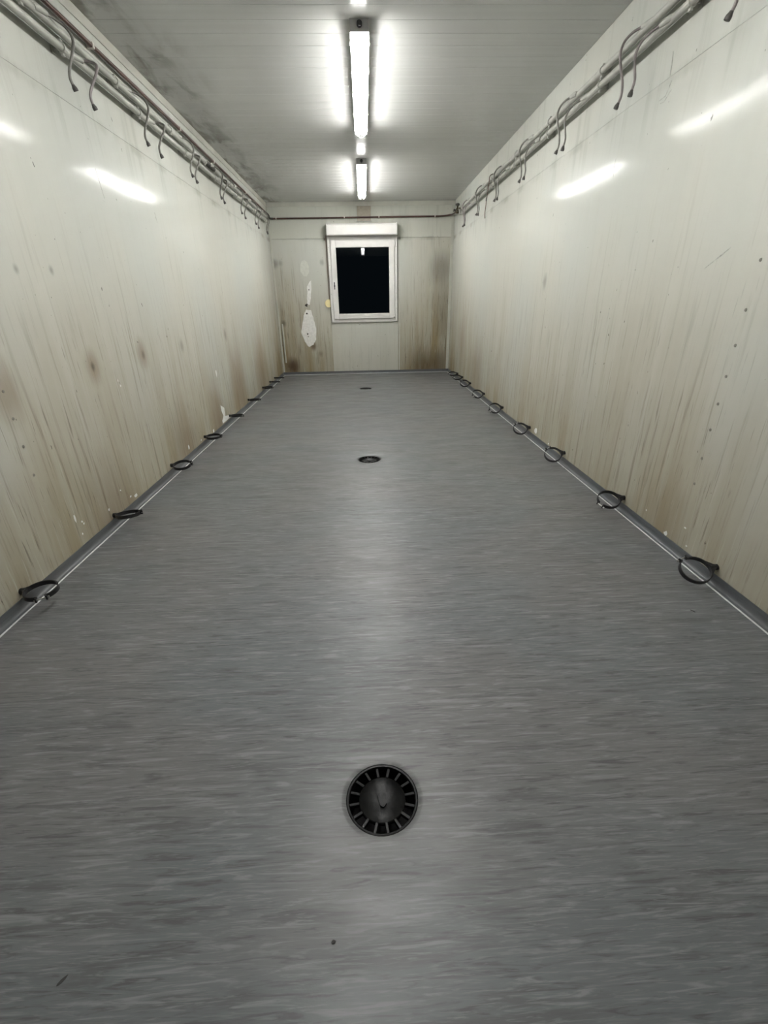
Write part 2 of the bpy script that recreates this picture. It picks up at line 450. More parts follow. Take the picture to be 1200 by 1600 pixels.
def trim(n, a, b, label):
    o = box('trim_%d' % n, a, b, MAT['trim'], bevel=0.0015); tag(o, label, kind='structure'); return o
trim(1, (-HW + .0, Y0, H - .052), (-HW + .005, L - .011, H - .0005), 'cream ceiling trim above the copper pipe')
trim(2, (-HW + .011, L - .010, H - .055), (HW - .007, L, H - .0005), 'cream ceiling trim above the window')
trim(3, (HW - .045, L - .008, .046), (HW - .001, L, H - .056), 'cream corner strip beside the dirty window wall corner')
trim(4, (-HW + .002, L - .008, .046), (-HW + .028, L, H - .056), 'cream corner strip on the corner with the pipe elbow')

# ------------------------------------------------------------------ end wall with window opening
def end_wall():
    bm = bmesh.new(); y0, y1 = L + .012, L + .08
    for a, b in (((-HW - .08, y0, -.02), (-.50, y1, H + .02)), ((.50, y0, -.02), (HW + .08, y1, H + .02)),
                 ((-.50, y0, -.02), (.50, y1, .85)), ((-.50, y0, 1.95), (.50, y1, H + .02))):
        add_box(bm, a, b)
    root = obj('wall_back', bm, MAT['gap'])
    tag(root, 'off-white coated end wall with the window', kind='structure')
    g = .0025
    P = {}
    P['l'] = box('wall_panel', (-HW, L, 0), (-.545 - g / 2, L + .012, SEAM - g), MAT['wall_back_l'], root)
    P['r'] = box('wall_panel', (.545 + g / 2, L, 0), (HW, L + .012, SEAM - g), MAT['wall_back_r'], root)
    P['m'] = box('wall_panel', (-.545 + g / 2, L + .001, 0), (.545 - g / 2, L + .012, .84), MAT['wall_back_m'], root)
    P['u'] = box('wall_panel', (-HW, L + .001, SEAM + g * .5), (HW, L + .012, H), MAT['wall_top_x'], root)
    return root, P
WB, WP = end_wall()
# bent cover strip at the right of the panel under the window
bm = bmesh.new(); add_box(bm, (.553, L - .004, .046), (.572, L, .80), .001)
obj('cover_strip', bm, MAT['trim'], WB)
bm = bmesh.new(); add_sweep(bm, [(-1.338, L - .012, .80), (-1.338, L - .012, .20)], .012, 10)
o = obj('conduit', bm, MAT['trim'], WB, True)

# filler patches, chips, screw holes and scuffs on the walls
def patch_back(name, poly, mat, th=.0012):
    bm = bmesh.new(); add_prism(bm, poly, lambda u, v, d: (u, L - d, v), th); return obj(name, bm, mat, WP['l'])
def wobble(poly, amp, n=3):
    out = []
    for (a, b), (c, d) in zip(poly, poly[1:] + poly[:1]):
        for k in range(n):
            t = k / n; out.append((a + (c - a) * t + random.uniform(-amp, amp), b + (d - b) * t + random.uniform(-amp, amp)))
    return out
o = patch_back('filler_patch', wobble([(-0.932, 1.011), (-0.85, 0.995), (-0.826, 0.887), (-0.81, 0.778), (-0.795, 0.683), (-0.811, 0.556), (-0.86, 0.476), (-0.94, 0.438), (-1.001, 0.528), (-1.04, 0.656), (-1.025, 0.766), (-0.996, 0.859), (-0.961, 0.966)], .006), MAT['chip'])
o['label'] = 'long white filler patch with screw holes'
o = patch_back('filler_patch', wobble([(-0.814, 1.425), (-0.82, 1.309), (-0.842, 1.191), (-0.869, 1.071), (-0.909, 1.087), (-0.897, 1.221), (-0.894, 1.339), (-0.849, 1.397)], .006), MAT['chip'])
o['label'] = 'narrow white filler smear'
o = patch_back('filler_patch', wobble([(-0.894, 1.704), (-0.849, 1.669), (-0.839, 1.598), (-0.845, 1.527), (-0.882, 1.477), (-0.93, 1.485), (-0.973, 1.543), (-0.968, 1.628), (-0.944, 1.684)], .005), MAT['filler'])
o['label'] = 'faint oval filler patch'
for hx, hz, r in ((-.924, 1.064, .02), (-.928, .947, .012), (-.94, .642, .014), (-.915, 1.08, .012), (-.935, .60, .008), (-.865, 1.29, .008)):
    patch_back('screw_hole', [(hx + r * (1 + random.uniform(-.3, .3)) * math.cos(a), hz + r * (1 + random.uniform(-.3, .3)) * math.sin(a)) for a in [math.pi / 4 * k for k in range(8)]], MAT['hole'], .0018)

def side_patch(name, s, poly, mat, th=.0012):
    bm = bmesh.new(); add_prism(bm, poly, lambda u, v, d: (s * (HW - d), u, v), th)
    return obj(name, bm, mat, WLlo if s < 0 else WRlo)
def blob(yc, zc, ry, rz):
    return [(yc + ry * random.uniform(.6, 1.2) * math.cos(a), zc + rz * random.uniform(.6, 1.2) * math.sin(a)) for a in [2 * math.pi * k / 8 for k in range(8)]]
side_patch('paint_chip', -1, [(4.349, 0.224), (4.443, 0.182), (4.436, 0.103), (4.593, 0.08), (4.599, 0.054), (4.327, 0.055), (4.324, 0.084), (4.383, 0.116), (4.343, 0.181)], MAT['chip'])
for yc, zc, ry, rz in ((1.956, .186, .006, .019), (1.996, .15, .007, .005), (2.004, .135, .006, .006), (1.972, .096, .005, .005), (2.225, .109, .008, .007), (2.512, .068, .022, .012),
                       (2.376, .158, .006, .006), (4.382, .51, .014, .03), (4.034, .062, .022, .016), (2.645, .71, .004, .008), (2.66, .68, .004, .006), (3.42, .09, .012, .02), (3.70, .07, .012, .008), (2.46, .085, .01, .006)):
    side_patch('paint_chip', -1, blob(yc, zc, ry, rz), MAT['chip'])
for yc, zc, ry, rz in ((3.647, .085, .03, .032), (1.846, .056, .014, .012), (1.736, .141, .008, .004), (2.025, .097, .005, .004), (1.70, .07, .006, .004), (3.35, .06, .012, .006)):
    side_patch('paint_chip', 1, blob(yc, zc, ry, rz), MAT['chip'])
def scuff(s, pts, wd, parent, mat='scuff'):
    P = [Vector((0, a, b)) for a, b in pts]; le = []; ri = []
    for i, p in enumerate(P):
        d = (P[min(i + 1, len(P) - 1)] - P[max(i - 1, 0)]).normalized(); nn = Vector((0, -d.z, d.y)) * wd / 2 * (1 if 0 < i < len(P) - 1 else .4)
        le.append(p + nn); ri.append(p - nn)
    bm = bmesh.new()
    for d in (0, .0006):
        pass
    va = [[bm.verts.new((s * (HW - d), p.y, p.z)) for p in le + ri[::-1]] for d in (0, .0006)]
    n = len(le)
    for k in range(n - 1):
        bm.faces.new((va[1][k], va[1][k + 1], va[1][2 * n - 2 - k], va[1][2 * n - 1 - k]))
    m2 = 2 * n
    for k in range(m2): bm.faces.new((va[0][k], va[0][(k + 1) % m2], va[1][(k + 1) % m2], va[1][k]))
    obj('scuff_mark', bm, MAT[mat], parent)
scuff(1, [(2.612, 2.071), (2.604, 2.02), (2.600, 1.985)], .006, WRup)
scuff(1, [(2.577, 1.96), (2.59, 1.94), (2.605, 1.916), (2.653, 1.913)], .005, WRlo)
scuff(1, [(2.565, 1.925), (2.61, 1.895), (2.64, 1.90)], .005, WRlo)
scuff(1, [(2.995, 1.78), (3.002, 1.74), (2.989, 1.683)], .006, WRlo)
scuff(1, [(1.925, 1.25), (1.96, 1.23), (2.047, 1.185)], .006, WRlo)
scuff(-1, [(2.965, 1.75), (2.975, 1.70), (2.99, 1.62)], .006, WLlo)
scuff(-1, [(3.655, 1.66), (3.66, 1.635), (3.668, 1.60)], .010, WLlo)
scuff(-1, [(2.42, 1.65), (2.424, 1.632)], .008, WLlo, 'hole')
# a vertical row of rivets on either side wall
bm = bmesh.new(); add_lathe(bm, [(0.0065, 0), (0.0055, .002), (0, .003)], 10); riv = mesh_of(bm, MAT['rivet'], True, 'rivet')
for z in (.457, .579, .692, .797, .91, 1.03): link('rivet', riv, WLlo, (-HW, 1.808, z), (0, math.pi / 2, 0))
for z in (.345, .46, .583, .689, .796, .91, 1.034, 1.196): link('rivet', riv, WRlo, (HW, 1.76, z), (0, -math.pi / 2, 0))

# ------------------------------------------------------------------ window
def frame_bars(name, x0, x1, z0, z1, wl, wr, wb, wt, ya, yb, mat, parent, bev=.003):
    bm = bmesh.new()
    for a, b in (((x0, ya, z0), (x0 + wl, yb, z1)), ((x1 - wr, ya, z0), (x1, yb, z1)),
                 ((x0 + wl, ya, z0), (x1 - wr, yb, z0 + wb)), ((x0 + wl, ya, z1 - wt), (x1 - wr, yb, z1))):
        add_box(bm, a, b, bev)
    return obj(name, bm, mat, parent)
win = frame_bars('window_1', -.533, .533, .806, 2.00, .06, .06, .06, .06, L - .022, L + .05, MAT['white_pvc'], None)
tag(win, 'white plastic window, dark night outside', kind='structure')
sash = frame_bars('window_sash', -.487, .487, .858, 1.955, .080, .083, .076, .100, L - .048, L + .03, MAT['white_pvc'], win, .005)
frame_bars('gasket', -.409, .406, .932, 1.857, .005, .005, .005, .005, L - .030, L - .01, MAT['seal'], sash, .0005)
pane = box('window_pane', (-.412, L - .018, .929), (.409, L - .014, 1.860), MAT['glass'], sash)
bm = bmesh.new(); add_box(bm, (-.462, L - .062, 1.285), (-.448, L - .049, 1.388), .004); add_sweep(bm, [(-.455, L - .05, 1.335), (-.455, L - .044, 1.335)], .012, 12)
o = obj('window_handle', bm, MAT['black'], sash, True); o['label'] = 'black handle'
for z0 in (.862, 1.87):
    bm = bmesh.new(); add_sweep(bm, [(.491, L - .045, z0), (.491, L - .045, z0 + .06)], .009, 12); add_box(bm, (.478, L - .05, z0 + .005), (.491, L - .04, z0 + .05), .001)
    obj('hinge', bm, MAT['white_pvc'], sash, True)
# little dark hinge pin at the lower corner
bm = bmesh.new(); add_box(bm, (.472, L - .052, .862), (.486, L - .047, .880), .001); obj('hinge_pin', bm, MAT['seal'], sash)

# roller shutter box with guide rails
rs = empty('roller_shutter', (0, L, 2.0))
tag(rs, 'white roller shutter box mounted on the wall above the window', 'shutter')
def cbox(name, a, b, mat, parent, bevel=0.0):
    return box(name, tuple(Vector(a) - parent.location), tuple(Vector(b) - parent.location), mat, parent, bevel)
bm = bmesh.new()
prof = [(L, 2.005), (L - .135, 2.005), (L - .145, 2.015), (L - .145, 2.135), (L - .12, 2.155), (L, 2.155)]
for xa, xb in ((-.512, .512),):
    a = [bm.verts.new((xa, yy - L, zz - 2.0)) for yy, zz in prof]; b = [bm.verts.new((xb, yy - L, zz - 2.0)) for yy, zz in prof]
    for i in range(len(prof)): bm.faces.new((a[i], a[(i + 1) % len(prof)], b[(i + 1) % len(prof)], b[i]))
    bm.faces.new(a); bm.faces.new(list(reversed(b)))
obj('shutter_box', bm, MAT['white_pvc'], rs)
for s in (-1, 1):
    bm = bmesh.new(); pr = [(0, .002), (-.14, .002), (-.15, .012), (-.15, .142), (-.125, .163), (0, .163)]
    xs = sorted((s * .512, s * .524))
    a = [bm.verts.new((xs[0], yy, zz)) for yy, zz in pr]; b = [bm.verts.new((xs[1], yy, zz)) for yy, zz in pr]
    for i in range(6): bm.faces.new((a[i], a[(i + 1) % 6], b[(i + 1) % 6], b[i]))
    bm.faces.new(a); bm.faces.new(list(reversed(b)))
    obj('end_cap', bm, MAT['white_pvc'], rs)
    cbox('guide_rail', (s * .515 - .017, L - .034, .81), (s * .515 + .017, L - .0225, 2.003), MAT['white_pvc'], rs, .003)
    for z in (1.0, 1.22, 1.62, 1.86):
        bm = bmesh.new(); add_sweep(bm, [(s * .515, -.033, z - 2.0), (s * .515, -.036, z - 2.0)], .004, 8); obj('screw', bm, MAT['rivet'], rs, True)
    bm = bmesh.new(); add_box(bm, (s * .572 - .011, -.012, -.045), (s * .572 + .011, 0, -.015), .003); obj('bracket', bm, MAT['rivet'], rs)
# belt and winder
bw = empty('belt_winder', (-.565, L, 1.09))
tag(bw, 'round yellowed shutter belt winder beside the window frame', 'belt winder')
bm = bmesh.new(); pts = []
for k in range(25):
    a = math.pi * 0.36 + (2 * math.pi - math.pi * .72) * k / 24
    pts.append((.058 * math.cos(a), .058 * math.sin(a)))
add_prism(bm, [(u * 1.0 + .0, v) for u, v in pts], lambda u, v, d: (u, -d, v), .030)
bmesh.ops.bevel(bm, geom=[e for e in bm.edges if all(abs(v.co.y + .03) < 1e-5 for v in e.verts)], offset=.006, segments=2, affect='EDGES')
obj('winder_case', bm, MAT['cream'], bw, True)
bm = bmesh.new(); add_box(bm, (.009, -.020, .057), (.015, -.006, .93), .0008)
o = obj('belt', bm, MAT['strap'], bw); o['label'] = 'brown woven belt'
# cover box under the ceiling
jb = empty('cable_box', (.038, L, 2.20)); tag(jb, 'beige cable cover box above the roller shutter, behind the copper pipe', 'cable box')
bm = bmesh.new(); add_box(bm, (-.104, -.013, .0), (.104, 0, .188), .003); obj('cover', bm, MAT['box'], jb)
bm = bmesh.new(); add_box(bm, (-.115, -.022, -.008), (.115, 0, .0), .002); obj('ledge', bm, MAT['trim'], jb)
for s in (-1, 1):
    bm = bmesh.new(); add_box(bm, (s * .108 - .004, -.0145, 0), (s * .108 + .004, 0, .188), .001); obj('side_strip', bm, MAT['trim'], jb)

# ------------------------------------------------------------------ fluorescent lights
def light_meshes():
    M = {}
    ln = 1.61; w = .052
    bm = bmesh.new()                         # housing trough
    prof = [(-w, 0), (-w, -.0535), (-w + .0015, -.0535), (-w + .0015, -.045), (w - .0015, -.045), (w - .0015, -.0535), (w, -.0535), (w, 0)]
    a = [bm.verts.new((x, 0.004, z)) for x, z in prof]; b = [bm.verts.new((x, ln - .004, z)) for x, z in prof]
    for i in range(8): bm.faces.new((a[i], a[(i + 1) % 8], b[(i + 1) % 8], b[i]))
    for ya, yb in ((0, .004), (ln - .004, ln)): add_box(bm, (-w, ya, -.0535), (w, yb, 0), .0012)
    M['housing'] = mesh_of(bm, MAT['housing'], False, 'housing')
    bm = bmesh.new(); add_box(bm, (-w + .004, .01, -.0465), (w - .004, ln - .01, -.0455)); M['tray'] = mesh_of(bm, MAT['tray'], False, 'gear_tray')
    bm = bmesh.new()                         # clear cover, tapered towards both ends
    secs = [(0.004, .036, .80), (.012, .044, .90), (.05, .050, 1.0), (ln - .09, .050, 1.0), (ln - .03, .040, .85), (ln - .004, .020, .60)]
    rings = []
    for yy, d, sc in secs:
        r = []
        for k in range(9):
            a = math.pi * k / 8
            r.append(bm.verts.new((-.050 * sc * math.cos(a), yy, -.0540 - (d - .006) * math.sin(a) ** .8 if 0 < k < 8 else -.0540)))
        rings.append(r)
    for a, b in zip(rings, rings[1:]):
        for k in range(8): bm.faces.new((a[k], a[k + 1], b[k + 1], b[k]))
    bm.faces.new(rings[0]); bm.faces.new(rings[-1][::-1]); M['cover'] = mesh_of(bm, MAT['cover'], True, 'cover')
    bm = bmesh.new(); add_sweep(bm, [(0, .014, 0), (0, .016, 0), (0, .021, 0), (0, .030, 0), (0, ln - .066, 0), (0, ln - .055, 0), (0, ln - .05, 0)], [.004, .009, .012, .013, .013, .0115, .004], 12); M['tube'] = mesh_of(bm, MAT['tube'], True, 'tube')
    bm = bmesh.new(); add_sweep(bm, [(0, 0, 0), (0, .012, 0)], .0045, 8); M['cap'] = mesh_of(bm, MAT['cap'], True, 'tube_cap')
    bm = bmesh.new(); add_sweep(bm, [(0, -.018, 0), (0, -.012, 0), (0, -.012, 0), (0, .002, 0)], [.011, .012, .015, .015], 12); M['gland'] = mesh_of(bm, MAT['black'], True, 'cable_gland')
    bm = bmesh.new(); add_box(bm, (0, -.011, -.058), (.006, .011, -.018), .0015); M['clip'] = mesh_of(bm, MAT['clip'], False, 'cover_clip')
    return M
LM = light_meshes()
def make_light(y0, label, name='ceiling_light'):
    r = empty(name, (.015, y0, H)); tag(r, label, 'ceiling light', 'fluorescent lights in a row on the ceiling')
    hs = link('housing', LM['housing'], r); link('gear_tray', LM['tray'], r); cv = link('cover', LM['cover'], r)
    for x in (-.024, .024):
        tu = link('tube', LM['tube'], r, (x, 0, -.066))
        link('tube_cap', LM['cap'], tu, (0, .0018, 0)); link('tube_cap', LM['cap'], tu, (0, 1.61 - .0498, 0))
    link('cable_gland', LM['gland'], hs, (0, 0, -.024))
    for yy in (.12, .46, .80, 1.15, 1.49):
        link('cover_clip', LM['clip'], cv, (.052, yy, 0)); link('cover_clip', LM['clip'], cv, (-.052, yy, 0), (0, 0, math.pi))
make_light(3.248, 'lit twin-tube fluorescent light, middle one of the ceiling row')
make_light(5.765, 'lit twin-tube fluorescent light on the ceiling nearest the window wall')
make_light(0.735, 'lit twin-tube fluorescent light of the ceiling row farthest from the window wall', 'ceiling_light_offscreen')

# ------------------------------------------------------------------ pipe rails along both side walls
ZU, ZL, OFF, RP = 2.2285, 2.1660, 0.041, 0.0165
def bracket_mesh(s):
    """pipe clip; origin on the pipe axis, s = +1 when the wall lies towards +x"""
    bm = bmesh.new()
    n = 14; ro, ri, hw = RP + .005, RP + .0003, .010
    for k in range(n):
        a0, a1 = 2 * math.pi * k / n, 2 * math.pi * (k + 1) / n
        vs = []
        for yy in (-hw, hw):
            for r in (ri, ro):
                for a in (a0, a1): vs.append(bm.verts.new((r * math.cos(a), yy, r * math.sin(a))))
        for f in ((0, 1, 3, 2), (4, 6, 7, 5), (2, 3, 7, 6), (0, 4, 5, 1)): bm.faces.new([vs[i] for i in f])
    bmesh.ops.remove_doubles(bm, verts=bm.verts[:], dist=1e-5)
    for zz in (1, -1):
        add_box(bm, (-.006, -.008, min(zz * RP, zz * (RP + .014))), (.006, .008, max(zz * RP, zz * (RP + .014))), .001)
    xs = sorted((s * RP, s * (OFF - .0005)))
    add_box(bm, (xs[0], -.006, -.006), (xs[1], .006, .006))
    xs = sorted((s * (OFF - .005), s * (OFF - .0005))); add_box(bm, (xs[0], -.014, -.02), (xs[1], .014, .02), .001)
    return mesh_of(bm, MAT['pipe'], False, 'bracket')
def rail(s, ymax, label, yu, yl):
    x = s * (HW - OFF); r = empty('pipe_rail', (x, Y0 + .05, ZL)); tag(r, label, 'pipe rail', 'double pipe rails')
    y0 = Y0 + .05
    for zz, ye in ((ZU, ymax), (ZL, ymax + .05)):
        bm = bmesh.new(); add_sweep(bm, [(0, 0, zz - ZL), (0, ye - y0 - .012, zz - ZL), (0, ye - y0 - .003, zz - ZL), (0, ye - y0, zz - ZL)], [RP, RP, RP * .85, RP * .5], 16)
        p = obj('pipe', bm, MAT['pipe'], r, True)
    bmesh_ = bracket_mesh(s)
    for yy in yu: link('bracket', bmesh_, r, (0, yy - y0, ZU - ZL))
    for yy in yl: link('bracket', bmesh_, r, (0, yy - y0, 0))
    return r
RL = rail(-1, 7.62, 'double grey pipe rail running just below the copper pipe along the wall', [.25 + .775 * k for k in range(10)], [.50 + .775 * k for k in range(10)])
RR = rail(1, 7.18, 'double grey pipe rail on the wall without a copper pipe along it', [.14 + .775 * k for k in range(10) if k != 0], [.14 + .775 * k for k in range(10) if k != 0])
bm = bmesh.new(); add_sweep(bm, [(0, 4.93 - Y0 - .05, ZU - ZL), (0, 5.17 - Y0 - .05, ZU - ZL)], [RP + .0018, RP + .0012], 16)
o = obj('bare_section', bm, MAT['darkpipe'], RL, True); o['label'] = 'dark section of pipe where the paint is gone'

# ------------------------------------------------------------------ S-bent thin tubes hanging in pairs
RH = .0061
SHAPES = {   # (along, out from pipe axis, up) control points, side and pipe
    ('L', 'A'): [(-.05, .017, .010), (-.01, .019, .012), (.02, .035, .008), (.035, .062, -.012), (.034, .078, -.050), (.020, .066, -.105), (.006, .048, -.155), (.004, .040, -.195), (.014, .046, -.226)],
    ('L', 'B'): [(.0, .018, .006), (.03, .020, .010), (.045, .040, .012), (.045, .072, .0), (.030, .070, -.035), (.008, .050, -.085), (-.004, .034, -.125), (-.004, .032, -.155), (.004, .036, -.176)],
    ('R', 'A'): [(-.05, .017, .010), (-.01, .019, .012), (.02, .036, .006), (.035, .060, -.020), (.034, .072, -.062), (.022, .064, -.120), (.012, .050, -.175), (.014, .046, -.225), (.022, .056, -.260)],
    ('R', 'B'): [(-.05, .018, .006), (-.01, .022, .006), (.02, .042, -.005), (.035, .066, -.030), (.040, .078, -.070), (.034, .074, -.120), (.028, .068, -.165), (.030, .076, -.214)],
}
def hang_meshes(key, mat):
    s = 1 if key[0] == 'L' else -1
    path = smooth_path([(s * o, u, z) for u, o, z in SHAPES[key]], 6)
    bm = bmesh.new(); add_sweep(bm, path, RH, 8); tube = mesh_of(bm, mat, True, 'bent_tube')
    e = path[-1]; d = (path[-1] - path[-3]).normalized()
    bm = bmesh.new(); add_sweep(bm, [e - d * .014, e - d * .008, e - d * .003, e + d * .004, e + d * .010, e + d * .0102, e + d * .003], [.0070, .0082, .0108, .0116, .0112, .0095, .0075], 12)
    knob = mesh_of(bm, MAT['knob'], True, 'end_nut')
    u0 = SHAPES[key][0][0]; o0, z0 = SHAPES[key][0][1], SHAPES[key][0][2]
    bm = bmesh.new()
    add_sweep(bm, [(s * .003, u0 - .05, .001), (s * .008, u0 - .035, z0 * .5), (s * o0 * .8, u0 - .005, z0 * .8), (s * o0, u0 + .022, z0), (s * o0, u0 + .024, z0)], [.0125, .0150, .0125, .0105, .008], 12)
    fer = mesh_of(bm, MAT['pipe'], True, 'ferrule')
    return tube, knob, fer
HM = {}
for k in SHAPES: HM[k] = hang_meshes(k, MAT['hose'])
HM2 = {k: hang_meshes(k, MAT['hose2']) for k in (('R', 'A'), ('R', 'B'), ('L', 'B'))}
def hang(side, kind, y, label, alt=False, tilt=0.0, sc=1.0):
    s = -1 if side == 'L' else 1
    z = ZU if kind == 'A' else ZL
    r = empty('hanging_tube', (s * (HW - OFF), y, z), (0, 0, tilt)); r.scale = (1, 1, sc)
    tag(r, label, 'bent tube', 'bent tubes hanging from the pipe rails')
    src = HM2 if alt and (side, kind) in HM2 else HM
    tb, nut, fer = src[(side, kind)]
    link('ferrule', fer, r)
    t_ = link('bent_tube', tb, r)
    link('end_nut', nut, t_)
LA = [2.75, 3.53, 4.335, 5.12, 5.91, 6.62, 7.33]
LB = [2.94, 3.765, 4.47, 5.26, 6.11, 6.82, 7.41]
RA = [2.085, 2.855, 3.645, 4.425, 5.20, 5.975, 6.73]
RB = [None, 2.675, 3.47, 4.24, 5.02, 5.80, 6.53]
for i in range(7):
    o = ORD[6 - i]
    hang('L', 'A', LA[i], 'thin S-bent tube on the upper rail pipe, %s pair from the window wall, copper-pipe side' % o, tilt=random.uniform(-.15, .15), sc=random.uniform(.98, 1.03))
    hang('L', 'B', LB[i], 'thin bent tube on the lower rail pipe, %s pair from the window wall, copper-pipe side' % o, alt=i == 0, tilt=random.uniform(-.15, .15), sc=random.uniform(.98, 1.04))
    hang('R', 'A', RA[i], 'thin S-bent tube on the upper rail pipe, %s pair from the window wall, valve side' % o, alt=i in (0, 1, 6), tilt=random.uniform(-.12, .12), sc=random.uniform(.98, 1.03))
    if RB[i]: hang('R', 'B', RB[i], 'thin bent tube on the lower rail pipe, %s pair from the window wall, valve side' % o, alt=i in (1, 6), tilt=random.uniform(-.12, .12), sc=random.uniform(.97, 1.03))

# loose brown wire hanging over the right rail
lw = empty('loose_wire', (1.325, 5.56, ZU)); tag(lw, 'thin frayed brown wire draped over the pipe rail on the valve side', 'wire')
bm = bmesh.new(); add_sweep(bm, smooth_path([(0.03, .0, .03), (.0, .0, .012), (-.004, .005, -.03), (-.004, .02, -.08), (-.002, .06, -.15), (.0, .10, -.23), (-.002, .11, -.29), (0, .10, -.34)], 5), .0038, 7)
obj('wire', bm, MAT['copper'], lw, True)
bm = bmesh.new(); add_sweep(bm, smooth_path([(-.003, .055, -.145), (-.006, .065, -.165), (-.004, .075, -.19)], 4), [.004] * 4 + [.0065] * 5, 8); obj('wire_joint', bm, MAT['knob'], lw, True)

# ------------------------------------------------------------------ copper pipe round two walls and its valve
cp = empty('copper_pipe', (-HW + .025, Y0 + .05, 2.31)); tag(cp, 'brown tarnished copper pipe clipped along the wall and across above the window', 'pipe')
base = cp.location
path = [(-HW + .026, Y0 + .05, 2.312), (-HW + .026, 4.4, 2.312), (-HW + .026, 7.80, 2.290), (-HW + .030, 7.870, 2.286), (-HW + .036, 7.898, 2.270), (-HW + .036, 7.905, 2.252), (-HW + .055, 7.910, 2.241), (-HW + .09, L - .026, 2.240),
        (0.0, L - .026, 2.243), (1.18, L - .026, 2.246), (1.28, L - .032, 2.252), (1.335, L - .07, 2.256), (1.345, L - .16, 2.248), (1.345, 7.52, 2.236)]
bm = bmesh.new(); add_sweep(bm, [Vector(p) - base for p in path], .0105, 12); obj('pipe', bm, MAT['copper'], cp, True)
bm = bmesh.new(); add_sweep(bm, [Vector(p) - base for p in path[2:8]], .0135, 12); o = obj('elbow', bm, MAT['darkpipe'], cp, True)
def cclip(p, along):
    bm = bmesh.new(); v = Vector(p) - base
    if along == 'y': add_box(bm, v + Vector((-.025, -.008, -.014)), v + Vector((.0125, .008, .014)), .003)
    else: add_box(bm, v + Vector((-.007, -.013, -.014)), v + Vector((.007, .025, .014)), .003)
    obj('pipe_clip', bm, MAT['clip'], cp)
for yy in (.78, 1.98, 3.18, 4.40, 5.25, 6.5): cclip((-HW + .026, yy, 2.312 if yy < 4.5 else 2.312 - .022 * (yy - 4.4) / 3.4), 'y')
for xx in (-1.263, -.255, .261, 1.10): cclip((xx, L - .026, 2.243), 'x')
vv = empty('valve', (1.345, 7.42, 2.236)); tag(vv, 'dark brass shut-off valve in the corner where the copper pipe meets the rail', 'valve')
bm = bmesh.new(); add_lathe(bm, [(0, -.034), (.018, -.034), (.022, -.022), (.027, -.012), (.027, .012), (.020, .024), (.012, .034), (.012, .062), (0, .062)], 16); obj('body', bm, MAT['valve'], vv, True)
bm = bmesh.new(); add_lathe(bm, [(0, .058), (.024, .058), (.030, .064), (.030, .076), (.024, .084), (0, .084)], 8); obj('handwheel', bm, MAT['knob'], vv, True)
bm = bmesh.new(); add_sweep(bm, [(0, -.17, .0), (0, -.06, 0), (0, -.06, 0), (0, -.03, 0), (0, .03, 0), (0, .06, 0), (0, .06, 0), (0, .10, 0)], [.012, .012, .021, .021, .021, .021, .013, .013], 12); obj('coupling', bm, MAT['valve'], vv, True)
bm = bmesh.new(); add_sweep(bm, [(-.020, 0, 0), (-.046, 0, .004), (-.046, 0, .004), (-.056, 0, .006)], [.014, .014, .018, .018], 8); obj('drain_plug', bm, MAT['knob'], vv, True)
bm = bmesh.new(); add_sweep(bm, [(0, -.15, .0), (0, -.17, -.03), (0, -.19, -.074)], .012, 10); obj('branch', bm, MAT['pipe'], vv, True)

# ------------------------------------------------------------------ black ring clamps low on both walls
RR_ = .058
def clamp_meshes():
    M = {}
    bm = bmesh.new(); n = 40; a_gap = math.radians(15); rings = []
    for k in range(n + 1):
        a = a_gap + (2 * math.pi - 2 * a_gap) * k / n
        rings.append([bm.verts.new((r * math.cos(a), r * math.sin(a), z)) for r, z in ((RR_ - .002, -.0095), (RR_ + .002, -.0095), (RR_ + .002, .0095), (RR_ - .002, .0095))])
    for a, b in zip(rings, rings[1:]):
        for k in range(4): bm.faces.new((a[k], a[(k + 1) % 4], b[(k + 1) % 4], b[k]))
    bm.faces.new(rings[0]); bm.faces.new(rings[-1][::-1]); M['band'] = mesh_of(bm, MAT['black'], True, 'band')
    bm = bmesh.new(); add_box(bm, (RR_ - .003, -.003, -.0095), (RR_ + .014, .003, .0095), .0015); M['ear'] = mesh_of(bm, MAT['black'], False, 'ear')
    bm = bmesh.new(); add_sweep(bm, [(RR_ + .007, -.024, 0), (RR_ + .007, .022, 0), (RR_ + .007, .022, 0), (RR_ + .007, .027, 0)], [.0025, .0025, .0052, .0052], 8); M['screw'] = mesh_of(bm, MAT['steel'], True, 'screw')
    return M
CM = clamp_meshes()
def mount_mesh(g):
    hw, x0 = (.024, RR_ - .0055) if g < .025 else (.034, RR_ - .0105)
    bm = bmesh.new()       # boss between ring (at origin of the ring, offset RR_) and the wall, drawn along +x
    add_prism(bm, [(x0, -hw), (RR_ + g - .013, -.010), (RR_ + g - .010, -.010), (RR_ + g - .010, .010), (RR_ + g - .013, .010), (x0, hw), (RR_ - .0015, .016), (RR_ + .0015, .0), (RR_ - .0015, -.016)], lambda u, v, d: (u, v, d - .0095), .019)
    add_sweep(bm, [(RR_ + .001, 0, 0), (RR_ + .004, 0, 0), (RR_ + g - .011, 0, 0), (RR_ + g - .011, 0, 0), (RR_ + g - .0005, 0, 0)], [.012, .012, .011, .013, .013], 10)
    return mesh_of(bm, MAT['black'], True, 'wall_mount')
MM = {-1: mount_mesh(.021), 1: mount_mesh(.0295)}
CL = [(1.53, 2, 0, .072, 58, 3), (2.25, -8, 3, .066, 30, 1), (3.05, 11, 0, .072, 25, 1), (3.78, 3, 0, .076, 10, 1), (4.56, -5, 0, .078, -20, 1), (5.37, -5, 0, .080, 20, 1), (6.20, 0, 0, .082, -15, 1), (6.70, -8, 0, .080, 10, 1), (7.08, -8, 0, .080, 10, 1)]
